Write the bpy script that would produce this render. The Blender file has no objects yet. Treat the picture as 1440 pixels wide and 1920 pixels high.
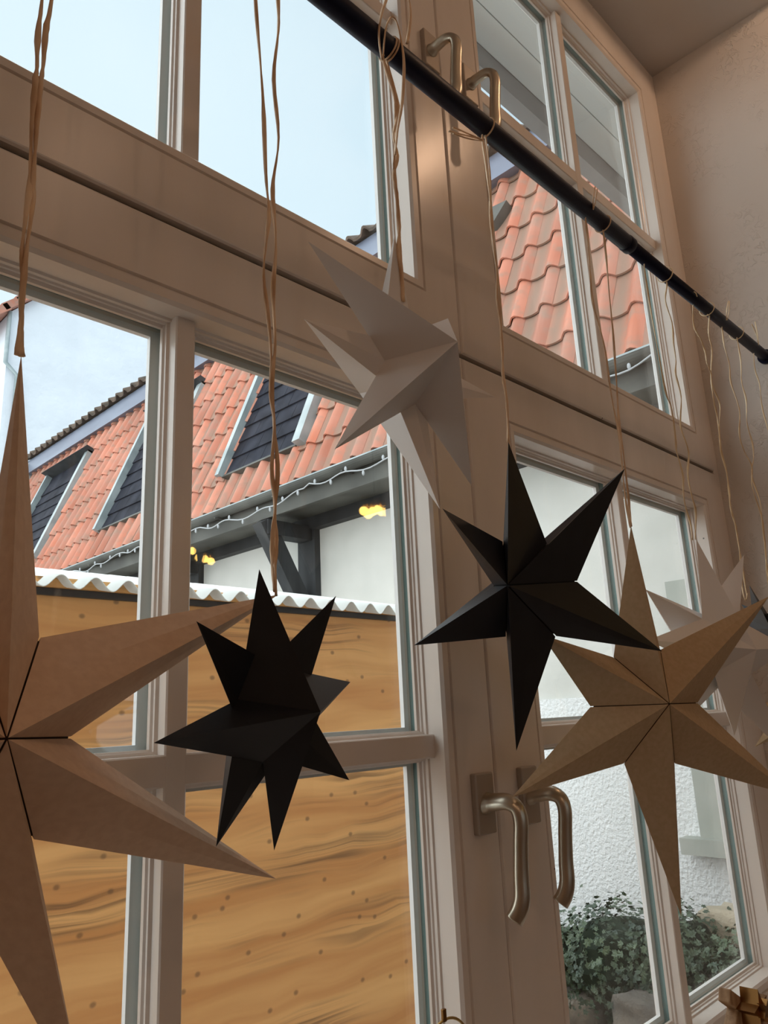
import bpy, bmesh, math, random, json
from mathutils import Vector, Matrix, noise
R = math.radians
C = bpy.context.scene.collection
SC = bpy.context.scene
random.seed(7)

# ------------------------------------------------------------------ camera
def cam_basis(yaw, pitch, roll):
    f = Vector((math.sin(yaw)*math.cos(pitch), math.cos(yaw)*math.cos(pitch), math.sin(pitch)))
    rt = Vector((math.cos(yaw), -math.sin(yaw), 0)); up = rt.cross(f)
    c, s = math.cos(roll), math.sin(roll)
    return rt*c+up*s, up*c-rt*s, f
rt, up, fw = cam_basis(R(45.74), R(14.89), R(-2.69))
cd = bpy.data.cameras.new('camera'); cam = bpy.data.objects.new('camera', cd); C.objects.link(cam)
cam.matrix_world = Matrix(((rt.x, up.x, -fw.x, 0), (rt.y, up.y, -fw.y, 0), (rt.z, up.z, -fw.z, 0), (0, 0, 0, 1)))
cd.sensor_fit = 'VERTICAL'; cd.sensor_height = 24.0; cd.lens = 24.0*1425/1920
cd.clip_start = 0.02; cd.clip_end = 200
SC.camera = cam

# ------------------------------------------------------------------ sky, sun, exposure
w = bpy.data.worlds.new('sky'); SC.world = w; w.use_nodes = True
nt = w.node_tree; nt.nodes.clear()
wo = nt.nodes.new('ShaderNodeOutputWorld'); bg = nt.nodes.new('ShaderNodeBackground')
tc = nt.nodes.new('ShaderNodeTexCoord'); nz = nt.nodes.new('ShaderNodeTexNoise'); cr = nt.nodes.new('ShaderNodeValToRGB')
nz.inputs['Scale'].default_value = 1.6; nz.inputs['Detail'].default_value = 3
cr.color_ramp.elements[0].position = .35; cr.color_ramp.elements[0].color = (.66, .83, .95, 1)
cr.color_ramp.elements[1].position = .7; cr.color_ramp.elements[1].color = (.80, .93, 1.0, 1)
nt.links.new(tc.outputs['Generated'], nz.inputs['Vector']); nt.links.new(nz.outputs['Fac'], cr.inputs['Fac'])
nt.links.new(cr.outputs['Color'], bg.inputs['Color']); nt.links.new(bg.outputs[0], wo.inputs[0])
bg.inputs['Strength'].default_value = 1.18
sd = bpy.data.lights.new('sun', 'SUN'); sd.energy = 4.6; sd.angle = R(150); sd.color = (1, .985, .96)
sun = bpy.data.objects.new('sun', sd); C.objects.link(sun)
sun.rotation_euler = Vector((.66, -.10, -.70)).to_track_quat('-Z', 'Y').to_euler()
SC.view_settings.view_transform = 'Standard'; SC.view_settings.look = 'None'
SC.view_settings.gamma = 1; SC.view_settings.use_curve_mapping = False
SC.view_settings.exposure = 0.0

# ------------------------------------------------------------------ helpers
def link(o): C.objects.link(o); return o
def tag(o, label=None, cat=None, group=None, kind=None):
    if label: o['label'] = label
    if cat: o['category'] = cat
    if group: o['group'] = group
    if kind: o['kind'] = kind
    return o
def empty(name, loc=(0, 0, 0), **k):
    o = bpy.data.objects.new(name, None); o.empty_display_size = .05; o.location = loc; link(o); return tag(o, **k)
def to_obj(name, me, mat, parent=None, **k):
    if mat is not None and not me.materials: me.materials.append(mat)
    o = bpy.data.objects.new(name, me); link(o)
    if parent is not None:
        o.parent = parent
        t = parent; off = Vector((0, 0, 0))
        while t is not None: off += t.location; t = t.parent
        o.location = -off            # meshes are written in world coordinates
    return tag(o, **k)
def pyd(name, vs, fs, mat, parent=None, smooth=False, **k):
    me = bpy.data.meshes.new(name); me.from_pydata([tuple(v) for v in vs], [], fs); me.update()
    bm = bmesh.new(); bm.from_mesh(me); bmesh.ops.recalc_face_normals(bm, faces=bm.faces); bm.to_mesh(me); bm.free()
    if smooth: me.polygons.foreach_set('use_smooth', [True]*len(me.polygons))
    return to_obj(name, me, mat, parent, **k)
class MB:
    def __init__(s): s.v = []; s.f = []
    def box(s, x0, x1, y0, y1, z0, z1):
        b = len(s.v)
        s.v += [(x, y, z) for x in (x0, x1) for y in (y0, y1) for z in (z0, z1)]
        s.f += [tuple(b+i for i in q) for q in ((0,1,3,2),(4,6,7,5),(0,4,5,1),(2,3,7,6),(0,2,6,4),(1,5,7,3))]
        return s
    def obb(s, c, ax, ay, az):      # centre and three half-axis vectors
        b = len(s.v); c, ax, ay, az = map(Vector, (c, ax, ay, az))
        s.v += [tuple(c+ax*i+ay*j+az*k) for i in (-1, 1) for j in (-1, 1) for k in (-1, 1)]
        s.f += [tuple(b+i for i in q) for q in ((0,1,3,2),(4,6,7,5),(0,4,5,1),(2,3,7,6),(0,2,6,4),(1,5,7,3))]
        return s
    def add(s, vs, fs):
        b = len(s.v); s.v += [tuple(v) for v in vs]; s.f += [tuple(b+i for i in q) for q in fs]; return s
    def obj(s, name, mat, parent=None, bevel=0, smooth=False, **k):
        o = pyd(name, s.v, s.f, mat, parent, smooth, **k)
        if bevel:
            m = o.modifiers.new('bevel', 'BEVEL'); m.width = bevel; m.segments = 2; m.limit_method = 'ANGLE'
        return o
def box(name, x0, x1, y0, y1, z0, z1, mat, parent=None, bevel=0, **k):
    return MB().box(x0, x1, y0, y1, z0, z1).obj(name, mat, parent, bevel, **k)
def tube_geo(pts, rad, seg=8, flat=1.0, cap=True, twist=0.0):
    pts = [Vector(p) for p in pts]; n = len(pts); vs = []; fs = []
    rads = rad if isinstance(rad, (list, tuple)) else [rad]*n
    t0 = (pts[1]-pts[0]).normalized(); a = t0.orthogonal().normalized()
    for i, p in enumerate(pts):
        t = (pts[min(i+1, n-1)]-pts[max(i-1, 0)]).normalized()
        a = (a-t*a.dot(t)).normalized(); b = t.cross(a)
        for k in range(seg):
            g = 2*math.pi*k/seg; u = math.cos(g); v = math.sin(g)*flat
            ct, st = math.cos(twist*i), math.sin(twist*i)
            vs.append(p+(a*(u*ct-v*st)+b*(u*st+v*ct))*rads[i])
    for i in range(n-1):
        for k in range(seg):
            fs.append((i*seg+k, i*seg+(k+1) % seg, (i+1)*seg+(k+1) % seg, (i+1)*seg+k))
    if cap: fs.append(tuple(range(seg))[::-1]); fs.append(tuple((n-1)*seg+k for k in range(seg)))
    return vs, fs
def tube(name, pts, rad, mat, parent=None, seg=8, flat=1.0, twist=0.0, **k):
    vs, fs = tube_geo(pts, rad, seg, flat, True, twist); return pyd(name, vs, fs, mat, parent, True, **k)
def spline(pts, sub=4):
    pts = [Vector(p) for p in pts]; out = []
    for i in range(len(pts)-1):
        p0 = pts[max(i-1, 0)]; p1 = pts[i]; p2 = pts[i+1]; p3 = pts[min(i+2, len(pts)-1)]
        for j in range(sub):
            t = j/sub
            out.append(.5*((2*p1)+(p2-p0)*t+(2*p0-5*p1+4*p2-p3)*t*t+(3*p1-p0-3*p2+p3)*t**3))
    out.append(pts[-1]); return out

# ------------------------------------------------------------------ materials
def mat(name, col, rough=.5, metal=0, spec=.5):
    m = bpy.data.materials.new(name); m.use_nodes = True
    b = m.node_tree.nodes['Principled BSDF']
    b.inputs['Base Color'].default_value = (*col, 1); b.inputs['Roughness'].default_value = rough
    b.inputs['Metallic'].default_value = metal; b.inputs['Specular IOR Level'].default_value = spec
    return m
def nd(m, t, **k):
    n = m.node_tree.nodes.new(t)
    for a, v in k.items():
        if a in n.inputs: n.inputs[a].default_value = v
        else: setattr(n, a, v)
    return n
def ln(m, a, ao, b, bi): m.node_tree.links.new(a.outputs[ao], b.inputs[bi])
def pos(m, scale=(1, 1, 1), src='Position'):
    if src == 'Position': g = nd(m, 'ShaderNodeNewGeometry'); o = 'Position'
    else: g = nd(m, 'ShaderNodeTexCoord'); o = src
    mp = nd(m, 'ShaderNodeMapping'); mp.inputs['Scale'].default_value = scale
    ln(m, g, o, mp, 'Vector'); return mp
def noisy(m, c1, c2, scale=(1, 1, 1), ns=5, detail=4, lo=.35, hi=.65, bump=0, bscale=None, dist=.002, src='Position'):
    b = m.node_tree.nodes['Principled BSDF']
    mp = pos(m, scale, src); n = nd(m, 'ShaderNodeTexNoise'); n.inputs['Scale'].default_value = ns; n.inputs['Detail'].default_value = detail
    ln(m, mp, 0, n, 'Vector'); r = nd(m, 'ShaderNodeValToRGB'); e = r.color_ramp.elements
    e[0].position = lo; e[0].color = (*c1, 1); e[1].position = hi; e[1].color = (*c2, 1)
    ln(m, n, 'Fac', r, 'Fac'); ln(m, r, 'Color', b, 'Base Color')
    if bump:
        n2 = nd(m, 'ShaderNodeTexNoise'); n2.inputs['Scale'].default_value = bscale or ns*4; n2.inputs['Detail'].default_value = 4
        ln(m, mp, 0, n2, 'Vector'); bp = nd(m, 'ShaderNodeBump'); bp.inputs['Strength'].default_value = bump; bp.inputs['Distance'].default_value = dist
        ln(m, n2, 'Fac', bp, 'Height'); ln(m, bp, 'Normal', b, 'Normal')
    return m
PAINT = noisy(mat('window_paint', (.7, .62, .54), .27), (.72, .65, .585), (.79, .72, .66), (1, 1, .25), 9, 5, bump=.25, bscale=90, dist=.0006)
def specks(m):   # tiny flecks where paint has chipped
    b = m.node_tree.nodes['Principled BSDF']; l = b.inputs['Base Color'].links[0]; src = l.from_socket
    mp = pos(m, (1, 1, 1)); v = nd(m, 'ShaderNodeTexVoronoi'); v.inputs['Scale'].default_value = 22
    ln(m, mp, 0, v, 'Vector'); r = nd(m, 'ShaderNodeValToRGB'); e = r.color_ramp.elements
    e[0].position = .035; e[0].color = (1, 1, 1, 1); e[1].position = .05; e[1].color = (0, 0, 0, 1)
    ln(m, v, 'Distance', r, 'Fac'); n = nd(m, 'ShaderNodeTexNoise'); n.inputs['Scale'].default_value = 6
    ln(m, mp, 0, n, 'Vector'); r2 = nd(m, 'ShaderNodeValToRGB'); r2.color_ramp.elements[0].position = .58; r2.color_ramp.elements[1].position = .6
    ln(m, n, 'Fac', r2, 'Fac'); mu = nd(m, 'ShaderNodeMath', operation='MULTIPLY'); ln(m, r, 'Color', mu, 0); ln(m, r2, 'Color', mu, 1)
    mx = nd(m, 'ShaderNodeMix', data_type='RGBA'); m.node_tree.links.new(mu.outputs[0], mx.inputs[0])
    m.node_tree.links.new(src, mx.inputs[6]); mx.inputs[7].default_value = (.05, .04, .03, 1)
    m.node_tree.links.new(mx.outputs[2], b.inputs['Base Color'])
specks(PAINT)
WHITE = noisy(mat('outer_white_paint', (.8, .8, .79), .4), (.74, .75, .75), (.84, .84, .83), (1, 1, .2), 12, 4, bump=.3, bscale=60, dist=.0006)
SEAL = mat('spacer_grey_green', (.13, .22, .21), .35, .1)
DARK = mat('dark_gap', (.01, .01, .01), .8)
PLASTER = mat('plaster', (.62, .56, .5), .85)
def scratch(m, c1, c2, scale, strength, dist, wr=1.5):
    noisy(m, c1, c2, (1, 1, 1), 3, 3)
    b = m.node_tree.nodes['Principled BSDF']
    mp = pos(m, (1, 1, 1)); n = nd(m, 'ShaderNodeTexNoise'); n.inputs['Scale'].default_value = scale; n.inputs['Detail'].default_value = 3; n.inputs['Distortion'].default_value = wr
    ln(m, mp, 0, n, 'Vector'); r = nd(m, 'ShaderNodeValToRGB'); e = r.color_ramp.elements
    e[0].position = .5; e[1].position = .53; r.color_ramp.elements.new(.57).color = (0, 0, 0, 1); e[0].color = (0, 0, 0, 1); e[1].color = (1, 1, 1, 1)
    ln(m, n, 'Fac', r, 'Fac'); n2 = nd(m, 'ShaderNodeTexNoise'); n2.inputs['Scale'].default_value = 8
    ln(m, mp, 0, n2, 'Vector'); r2 = nd(m, 'ShaderNodeValToRGB'); r2.color_ramp.elements[0].position = .42; r2.color_ramp.elements[1].position = .6
    ln(m, n2, 'Fac', r2, 'Fac'); mu = nd(m, 'ShaderNodeMath', operation='MULTIPLY'); ln(m, r, 'Color', mu, 0); ln(m, r2, 'Color', mu, 1)
    bp = nd(m, 'ShaderNodeBump'); bp.inputs['Strength'].default_value = strength; bp.inputs['Distance'].default_value = dist
    ln(m, mu, 0, bp, 'Height'); ln(m, bp, 'Normal', b, 'Normal')
scratch(PLASTER, (.66, .61, .56), (.72, .67, .62), 42, .5, .004, .7)
CEIL = noisy(mat('ceiling_paint', (.6, .55, .5), .8), (.60, .56, .52), (.66, .62, .58), (1, 1, 1), 3, 3, bump=.1, bscale=20)
FLOOR = noisy(mat('floor_wood', (.3, .2, .12), .5), (.2, .13, .08), (.34, .22, .14), (1, 8, 1), 4, 4)
def glass():
    m = bpy.data.materials.new('window_glass'); m.use_nodes = True; m.node_tree.nodes.clear()
    o = nd(m, 'ShaderNodeOutputMaterial'); mx = nd(m, 'ShaderNodeMixShader'); t = nd(m, 'ShaderNodeBsdfTransparent'); g = nd(m, 'ShaderNodeBsdfGlossy')
    ge = nd(m, 'ShaderNodeNewGeometry'); dt = nd(m, 'ShaderNodeVectorMath', operation='DOT_PRODUCT'); ln(m, ge, 'Incoming', dt, 0); ln(m, ge, 'Normal', dt, 1)
    ab = nd(m, 'ShaderNodeMath', operation='ABSOLUTE'); m.node_tree.links.new(dt.outputs['Value'], ab.inputs[0])
    iv_ = nd(m, 'ShaderNodeMath', operation='SUBTRACT'); iv_.inputs[0].default_value = 1; ln(m, ab, 0, iv_, 1)
    pw = nd(m, 'ShaderNodeMath', operation='POWER'); ln(m, iv_, 0, pw, 0); pw.inputs[1].default_value = 5
    fr = nd(m, 'ShaderNodeMath', operation='MULTIPLY_ADD'); ln(m, pw, 0, fr, 0); fr.inputs[1].default_value = .95; fr.inputs[2].default_value = .045
    t.inputs['Color'].default_value = (.97, .985, .98, 1); g.inputs['Roughness'].default_value = .015
    ln(m, fr, 0, mx, 'Fac'); ln(m, t, 0, mx, 1); ln(m, g, 0, mx, 2); ln(m, mx, 0, o, 'Surface'); return m
GLASS = glass()
NICKEL = mat('satin_champagne_metal', (.56, .5, .4), .32, 1)
PLATE = mat('beige_handle_plate', (.42, .36, .3), .4, .3)
ROD = mat('black_rod_metal', (.004, .007, .026), .45, .0, .22)
KRAFT = noisy(mat('kraft_paper', (.55, .36, .22), .75, spec=.25), (.72, .50, .34), (.78, .56, .39), (1, 1, 1), 160, 6, bump=.15, bscale=500, dist=.0003)
KRAFT_D = noisy(mat('kraft_paper_olive', (.45, .32, .19), .75, spec=.25), (.52, .38, .23), (.58, .43, .27), (1, 1, 1), 160, 6, bump=.15, bscale=500, dist=.0003)
def paperize(m, amt, col):
    b = m.node_tree.nodes['Principled BSDF']; o = [n for n in m.node_tree.nodes if n.type == 'OUTPUT_MATERIAL'][0]
    t = nd(m, 'ShaderNodeBsdfTranslucent'); t.inputs['Color'].default_value = (*col, 1)
    mx = nd(m, 'ShaderNodeMixShader'); mx.inputs[0].default_value = amt
    ln(m, b, 0, mx, 1); ln(m, t, 0, mx, 2); m.node_tree.links.new(mx.outputs[0], o.inputs['Surface'])
paperize(KRAFT, .06, (.7, .4, .2)); paperize(KRAFT_D, .05, (.7, .4, .2))
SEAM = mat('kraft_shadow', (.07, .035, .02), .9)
BLACKP = noisy(mat('black_paper', (.012, .012, .014), .45, spec=.35), (.009, .010, .014), (.012, .013, .018), (1, 1, 1), 40, 3, bump=.15, bscale=500, dist=.0003)
WHITEP = mat('white_paper', (.88, .85, .83), .5, spec=.35); paperize(WHITEP, .22, (.9, .84, .76))
RAFFIA = noisy(mat('raffia', (.6, .38, .22), .6), (.58, .36, .20), (.92, .70, .48), (1, 1, .3), 60, 3)
RAFFIA_P = noisy(mat('pale_raffia', (.7, .55, .3), .6), (.65, .47, .27), (.95, .80, .54), (1, 1, .3), 50, 3)
# exterior
STUCCO = mat('white_stucco', (.72, .73, .72), .9)
def stucco(m, c1, c2, bs, st, d):
    noisy(m, c1, c2, (1, 1, 1), 1.3, 4, bump=st, bscale=bs, dist=d)
stucco(STUCCO, (.78, .80, .80), (.86, .87, .87), 44, .75, .02)
RENDERW = noisy(mat('smooth_house_render', (.66, .65, .60), .9), (.60, .60, .56), (.70, .69, .65), (1, 1, 1), 2, 4, bump=.2, bscale=20, dist=.01)
GABLEW = noisy(mat('gable_render', (.7, .74, .8), .9), (.66, .69, .74), (.72, .75, .80), (1, 1, 1), 1.2, 5, bump=.5, bscale=5, dist=.05)
TIMBER = noisy(mat('black_timber', (.02, .022, .025), .7), (.016, .018, .02), (.035, .037, .04), (1, 1, .3), 8, 4)
def tile_mat():
    m = mat('clay_tile', (.6, .25, .15), .75)
    noisy(m, (.50, .17, .10), (.56, .26, .185), (1, 1, 1), 2.2, 3, .3, .7)
    b = m.node_tree.nodes['Principled BSDF']; src = b.inputs['Base Color'].links[0].from_socket
    oi = nd(m, 'ShaderNodeObjectInfo'); r = nd(m, 'ShaderNodeValToRGB'); e = r.color_ramp.elements
    e[0].color = (.72, .74, .76, 1); e[1].color = (1.1, 1.0, .95, 1); ln(m, oi, 'Random', r, 'Fac')
    mx = nd(m, 'ShaderNodeMix', data_type='RGBA', blend_type='MULTIPLY'); mx.inputs[0].default_value = 1
    m.node_tree.links.new(src, mx.inputs[6]); m.node_tree.links.new(r.outputs[0], mx.inputs[7])
    # weathering blotches
    mp = pos(m, (1, 1, 1)); n = nd(m, 'ShaderNodeTexNoise'); n.inputs['Scale'].default_value = 9; n.inputs['Detail'].default_value = 6
    ln(m, mp, 0, n, 'Vector'); r2 = nd(m, 'ShaderNodeValToRGB'); r2.color_ramp.elements[0].position = .48; r2.color_ramp.elements[1].position = .68
    ln(m, n, 'Fac', r2, 'Fac'); mu = nd(m, 'ShaderNodeMath', operation='MULTIPLY'); mu.inputs[1].default_value = .75; ln(m, r2, 'Color', mu, 0)
    mx2 = nd(m, 'ShaderNodeMix', data_type='RGBA'); m.node_tree.links.new(mu.outputs[0], mx2.inputs[0])
    m.node_tree.links.new(mx.outputs[2], mx2.inputs[6]); mx2.inputs[7].default_value = (.30, .20, .15, 1)
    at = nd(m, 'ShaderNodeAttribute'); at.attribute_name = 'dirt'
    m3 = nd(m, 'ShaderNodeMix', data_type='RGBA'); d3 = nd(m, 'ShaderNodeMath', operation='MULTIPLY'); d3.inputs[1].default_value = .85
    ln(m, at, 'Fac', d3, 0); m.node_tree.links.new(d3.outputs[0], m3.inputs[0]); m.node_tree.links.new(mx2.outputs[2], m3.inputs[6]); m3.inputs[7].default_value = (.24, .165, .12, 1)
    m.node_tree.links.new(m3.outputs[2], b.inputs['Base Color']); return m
TILE = tile_mat()
LEAD = noisy(mat('lead_flashing', (.28, .32, .42), .5, .2), (.15, .17, .23), (.20, .23, .30), (1, .3, 1), 3, 3)
ZINC = noisy(mat('zinc', (.42, .48, .5), .45, .3), (.27, .32, .33), (.40, .45, .46), (1, 1, 1), 4, 3)
SLATE = noisy(mat('slate', (.05, .055, .075), .8, spec=.15), (.010, .012, .020), (.028, .031, .045), (1, 1, 1), 5, 4)
GUTTER = noisy(mat('gutter_grey', (.2, .22, .2), .6, .1), (.055, .055, .048), (.105, .105, .092), (1, 1, 1), 3, 4)
SOFFIT = noisy(mat('soffit_boards', (.62, .66, .66), .6), (.78, .82, .82), (.84, .87, .87), (.3, 1, 1), 3, 4)
BEAM = noisy(mat('grey_beam', (.3, .29, .29), .7), (.25, .245, .25), (.36, .35, .35), (.3, 1, 1), 4, 4)
GREYW = noisy(mat('grey_window_paint', (.4, .42, .38), .6), (.38, .40, .36), (.45, .46, .42), (1, 1, 1), 3, 3)
PVC = mat('white_corrugated', (.86, .9, .88), .35)
CLEAR = mat('clear_cable', (.42, .44, .46), .4)
STONE = noisy(mat('field_stone', (.3, .27, .23), .9), (.08, .075, .07), (.24, .21, .17), (1, 1, 1), 3, 5, bump=.8, bscale=18, dist=.03)
STONE_L = noisy(mat('pale_sandstone', (.5, .43, .32), .9), (.42, .36, .27), (.60, .52, .40), (1, 1, 1), 3, 5, bump=.8, bscale=18, dist=.03)
SOIL = noisy(mat('soil', (.07, .055, .04), .95), (.05, .04, .03), (.11, .09, .06), (1, 1, 1), 4, 5)
PAVE = noisy(mat('courtyard_ground', (.3, .29, .27), .9), (.42, .41, .39), (.55, .54, .52), (1, 1, 1), 2, 5)
def leafmat():
    m = mat('ivy_leaf', (.07, .13, .06), .4)
    noisy(m, (.030, .060, .045), (.10, .15, .085), (1, 1, 1), 4, 3, .35, .65); return m
LEAF = leafmat()
STEM = mat('ivy_stem', (.1, .07, .04), .8)
OAK = noisy(mat('oak', (.42, .26, .13), .6), (.33, .19, .09), (.52, .34, .19), (14, 14, 1.5), 9, 5, bump=.3, bscale=60)
BRONZE = mat('aged_bronze', (.30, .15, .05), .35, 1)
GOLD = mat('brushed_gold', (.62, .45, .18), .35, 1)
def pine():
    m = mat('knotty_pine', (.5, .28, .11), .5); b = m.node_tree.nodes['Principled BSDF']; L = m.node_tree.links
    g = nd(m, 'ShaderNodeNewGeometry'); sp = nd(m, 'ShaderNodeSeparateXYZ'); ln(m, g, 'Position', sp, 0)
    def M(op, a, c=None):
        n = nd(m, 'ShaderNodeMath', operation=op)
        for i, v in enumerate((a, c)):
            if v is None: continue
            if isinstance(v, (int, float)): n.inputs[i].default_value = v
            else: L.new(v, n.inputs[i])
        return n.outputs[0]
    X, Z = sp.outputs[0], sp.outputs[2]
    def vec(a, c):
        n = nd(m, 'ShaderNodeCombineXYZ'); L.new(a, n.inputs[0]); L.new(c, n.inputs[1]); return n.outputs[0]
    def nz(v, s, d=3):
        n = nd(m, 'ShaderNodeTexNoise'); n.inputs['Scale'].default_value = s; n.inputs['Detail'].default_value = d; L.new(v, n.inputs['Vector']); return n.outputs['Fac']
    def vor(v, s):
        n = nd(m, 'ShaderNodeTexVoronoi'); n.voronoi_dimensions = '2D'; n.inputs['Scale'].default_value = s; L.new(v, n.inputs['Vector']); return n.outputs['Distance']
    def rmp(f, p0, c0, p1, c1):
        r = nd(m, 'ShaderNodeValToRGB'); e = r.color_ramp.elements; e[0].position = p0; e[0].color = (*c0, 1); e[1].position = p1; e[1].color = (*c1, 1); L.new(f, r.inputs[0]); return r.outputs[0]
    def mix(f, a, c):
        n = nd(m, 'ShaderNodeMix', data_type='RGBA'); L.new(f, n.inputs[0]); L.new(a, n.inputs[6])
        if isinstance(c, tuple): n.inputs[7].default_value = (*c, 1)
        else: L.new(c, n.inputs[7])
        return n.outputs[2]
    warp = nz(vec(M('MULTIPLY', X, 1.3), M('MULTIPLY', Z, 3)), 1.6, 2)
    kd = vor(vec(M('MULTIPLY', X, 3.2), M('MULTIPLY', Z, 8)), 1)          # distance to nearest knot, stretched along the grain
    push = rmp(kd, 0, (1, 1, 1), .55, (0, 0, 0))
    gz = M('ADD', M('ADD', Z, M('MULTIPLY', warp, .035)), M('MULTIPLY', push, .02))
    fine = nz(vec(M('MULTIPLY', X, .8), M('MULTIPLY', gz, 70)), 1, 4)
    wide = nz(vec(M('MULTIPLY', X, .7), M('MULTIPLY', gz, 14)), 1, 3)
    base = rmp(wide, .35, (.68, .31, .10), .65, (.90, .50, .19))
    lines = rmp(fine, .44, (1, 1, 1), .62, (0, 0, 0))
    patch = rmp(nz(vec(M('MULTIPLY', X, 1.3), M('MULTIPLY', Z, 6)), 1, 2), .48, (0, 0, 0), .66, (1, 1, 1))
    lf = M('MULTIPLY', M('MULTIPLY', M('SUBTRACT', 1, lines), patch), .7)
    c = mix(lf, base, (.14, .07, .03))
    kd2 = vor(vec(M('MULTIPLY', X, 6.4), M('MULTIPLY', Z, 8)), 1)
    knot = rmp(kd2, .03, (1, 1, 1), .07, (0, 0, 0))
    c = mix(M('MULTIPLY', knot, .6), c, (.13, .065, .03))
    L.new(c, b.inputs['Base Color']); return m
PINE = pine()

# ------------------------------------------------------------------ room shell
S = .65                      # distance from the eye to the inner face of the window
YF = .65; NX0, NX1 = -.13, 2.84*S; NZ0, NZ1 = -.655, 2.635*S
YI, YO = .28, .74            # inner and outer face of the window wall
RX0, RX1, RY0, RZ0, RZ1 = -2.6, 5.0, -4.6, -1.4, 2.0
tag(box('floor', RX0-.1, RX1+.1, RY0-.2, YO, RZ0-.1, RZ0, FLOOR), kind='structure')
tag(box('ceiling', RX0-.1, RX1+.1, RY0-.2, YO, RZ1, RZ1+.12, CEIL), kind='structure')
m = MB()                      # window wall with its deep niche
m.box(RX0, NX0, YI, YO, RZ0, RZ1); m.box(NX1, RX1, YI, YO, RZ0, RZ1); m.box(NX0, NX1, YI, YO, RZ0, NZ0)
m.obj('wall_front', PLASTER, kind='structure')
box('trim_1', NX0, NX1, YI, YO, NZ1, RZ1, CEIL, kind='structure')
box('wall_left', RX0-.15, RX0, RY0, YO, RZ0, RZ1, PLASTER, kind='structure')
box('wall_right', RX1, RX1+.15, RY0, YO, RZ0, RZ1, PLASTER, kind='structure')
m = MB(); wx = [RX0-.15, .6, 1.5, 2.35, 3.25, RX1+.15]
for i in (0, 2, 4): m.box(wx[i], wx[i+1], RY0-.15, RY0, RZ0, RZ1)
for i in (1, 3): m.box(wx[i], wx[i+1], RY0-.15, RY0, RZ0, -.5); m.box(wx[i], wx[i+1], RY0-.15, RY0, .55, RZ1)
m.obj('wall_back', PLASTER, kind='structure')
for n, i in ((5, 1), (6, 3)):
    a, c = wx[i], wx[i+1]; mb = MB()
    for x0, x1, z0, z1 in ((a, a+.05, -.5, .55), (c-.05, c, -.5, .55), (a, c, -.5, -.45), (a, c, .5, .55), ((a+c)/2-.02, (a+c)/2+.02, -.5, .55), (a, c, .1, .13)):
        mb.box(x0, x1, RY0-.1, RY0-.04, z0, z1)
    mb.obj('window_%d' % n, PAINT, kind='structure')

# ------------------------------------------------------------------ the window
u = S
FR = empty('trim_2', (0, YF, 0), kind='structure')     # fixed outer frame with transom
SX0, SXM, SX1 = -.11*u, 1.316*u, 2.79*u
LZ0, LZ1, UZ0, UZ1 = -.945*u, .803*u, .815*u, 2.575*u
def frame_piece(name, x0, x1, z0, z1): return box(name, x0, x1, YF+.004, YF+.085, z0, z1, PAINT, FR, .002)
frame_piece('jamb', NX0, SX0-.002, NZ0, NZ1); frame_piece('jamb', SX1+.002, NX1, NZ0, NZ1)
frame_piece('head', SX0-.002, SX1+.002, UZ1+.002, NZ1); frame_piece('bottom_piece', SX0-.002, SX1+.002, NZ0, LZ0-.002)
box('transom', SX0, SX1, YF+.03, YF+.085, LZ1-.045, UZ0+.045, PAINT, FR, .001)
box('sealing_strip', SX0, SX1, YF+.012, YF+.029, LZ1-.01, UZ0+.01, DARK, FR)
box('centre_post', SXM-.02, SXM+.02, YF+.025, YF+.085, NZ0, NZ1, DARK, FR)

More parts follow.
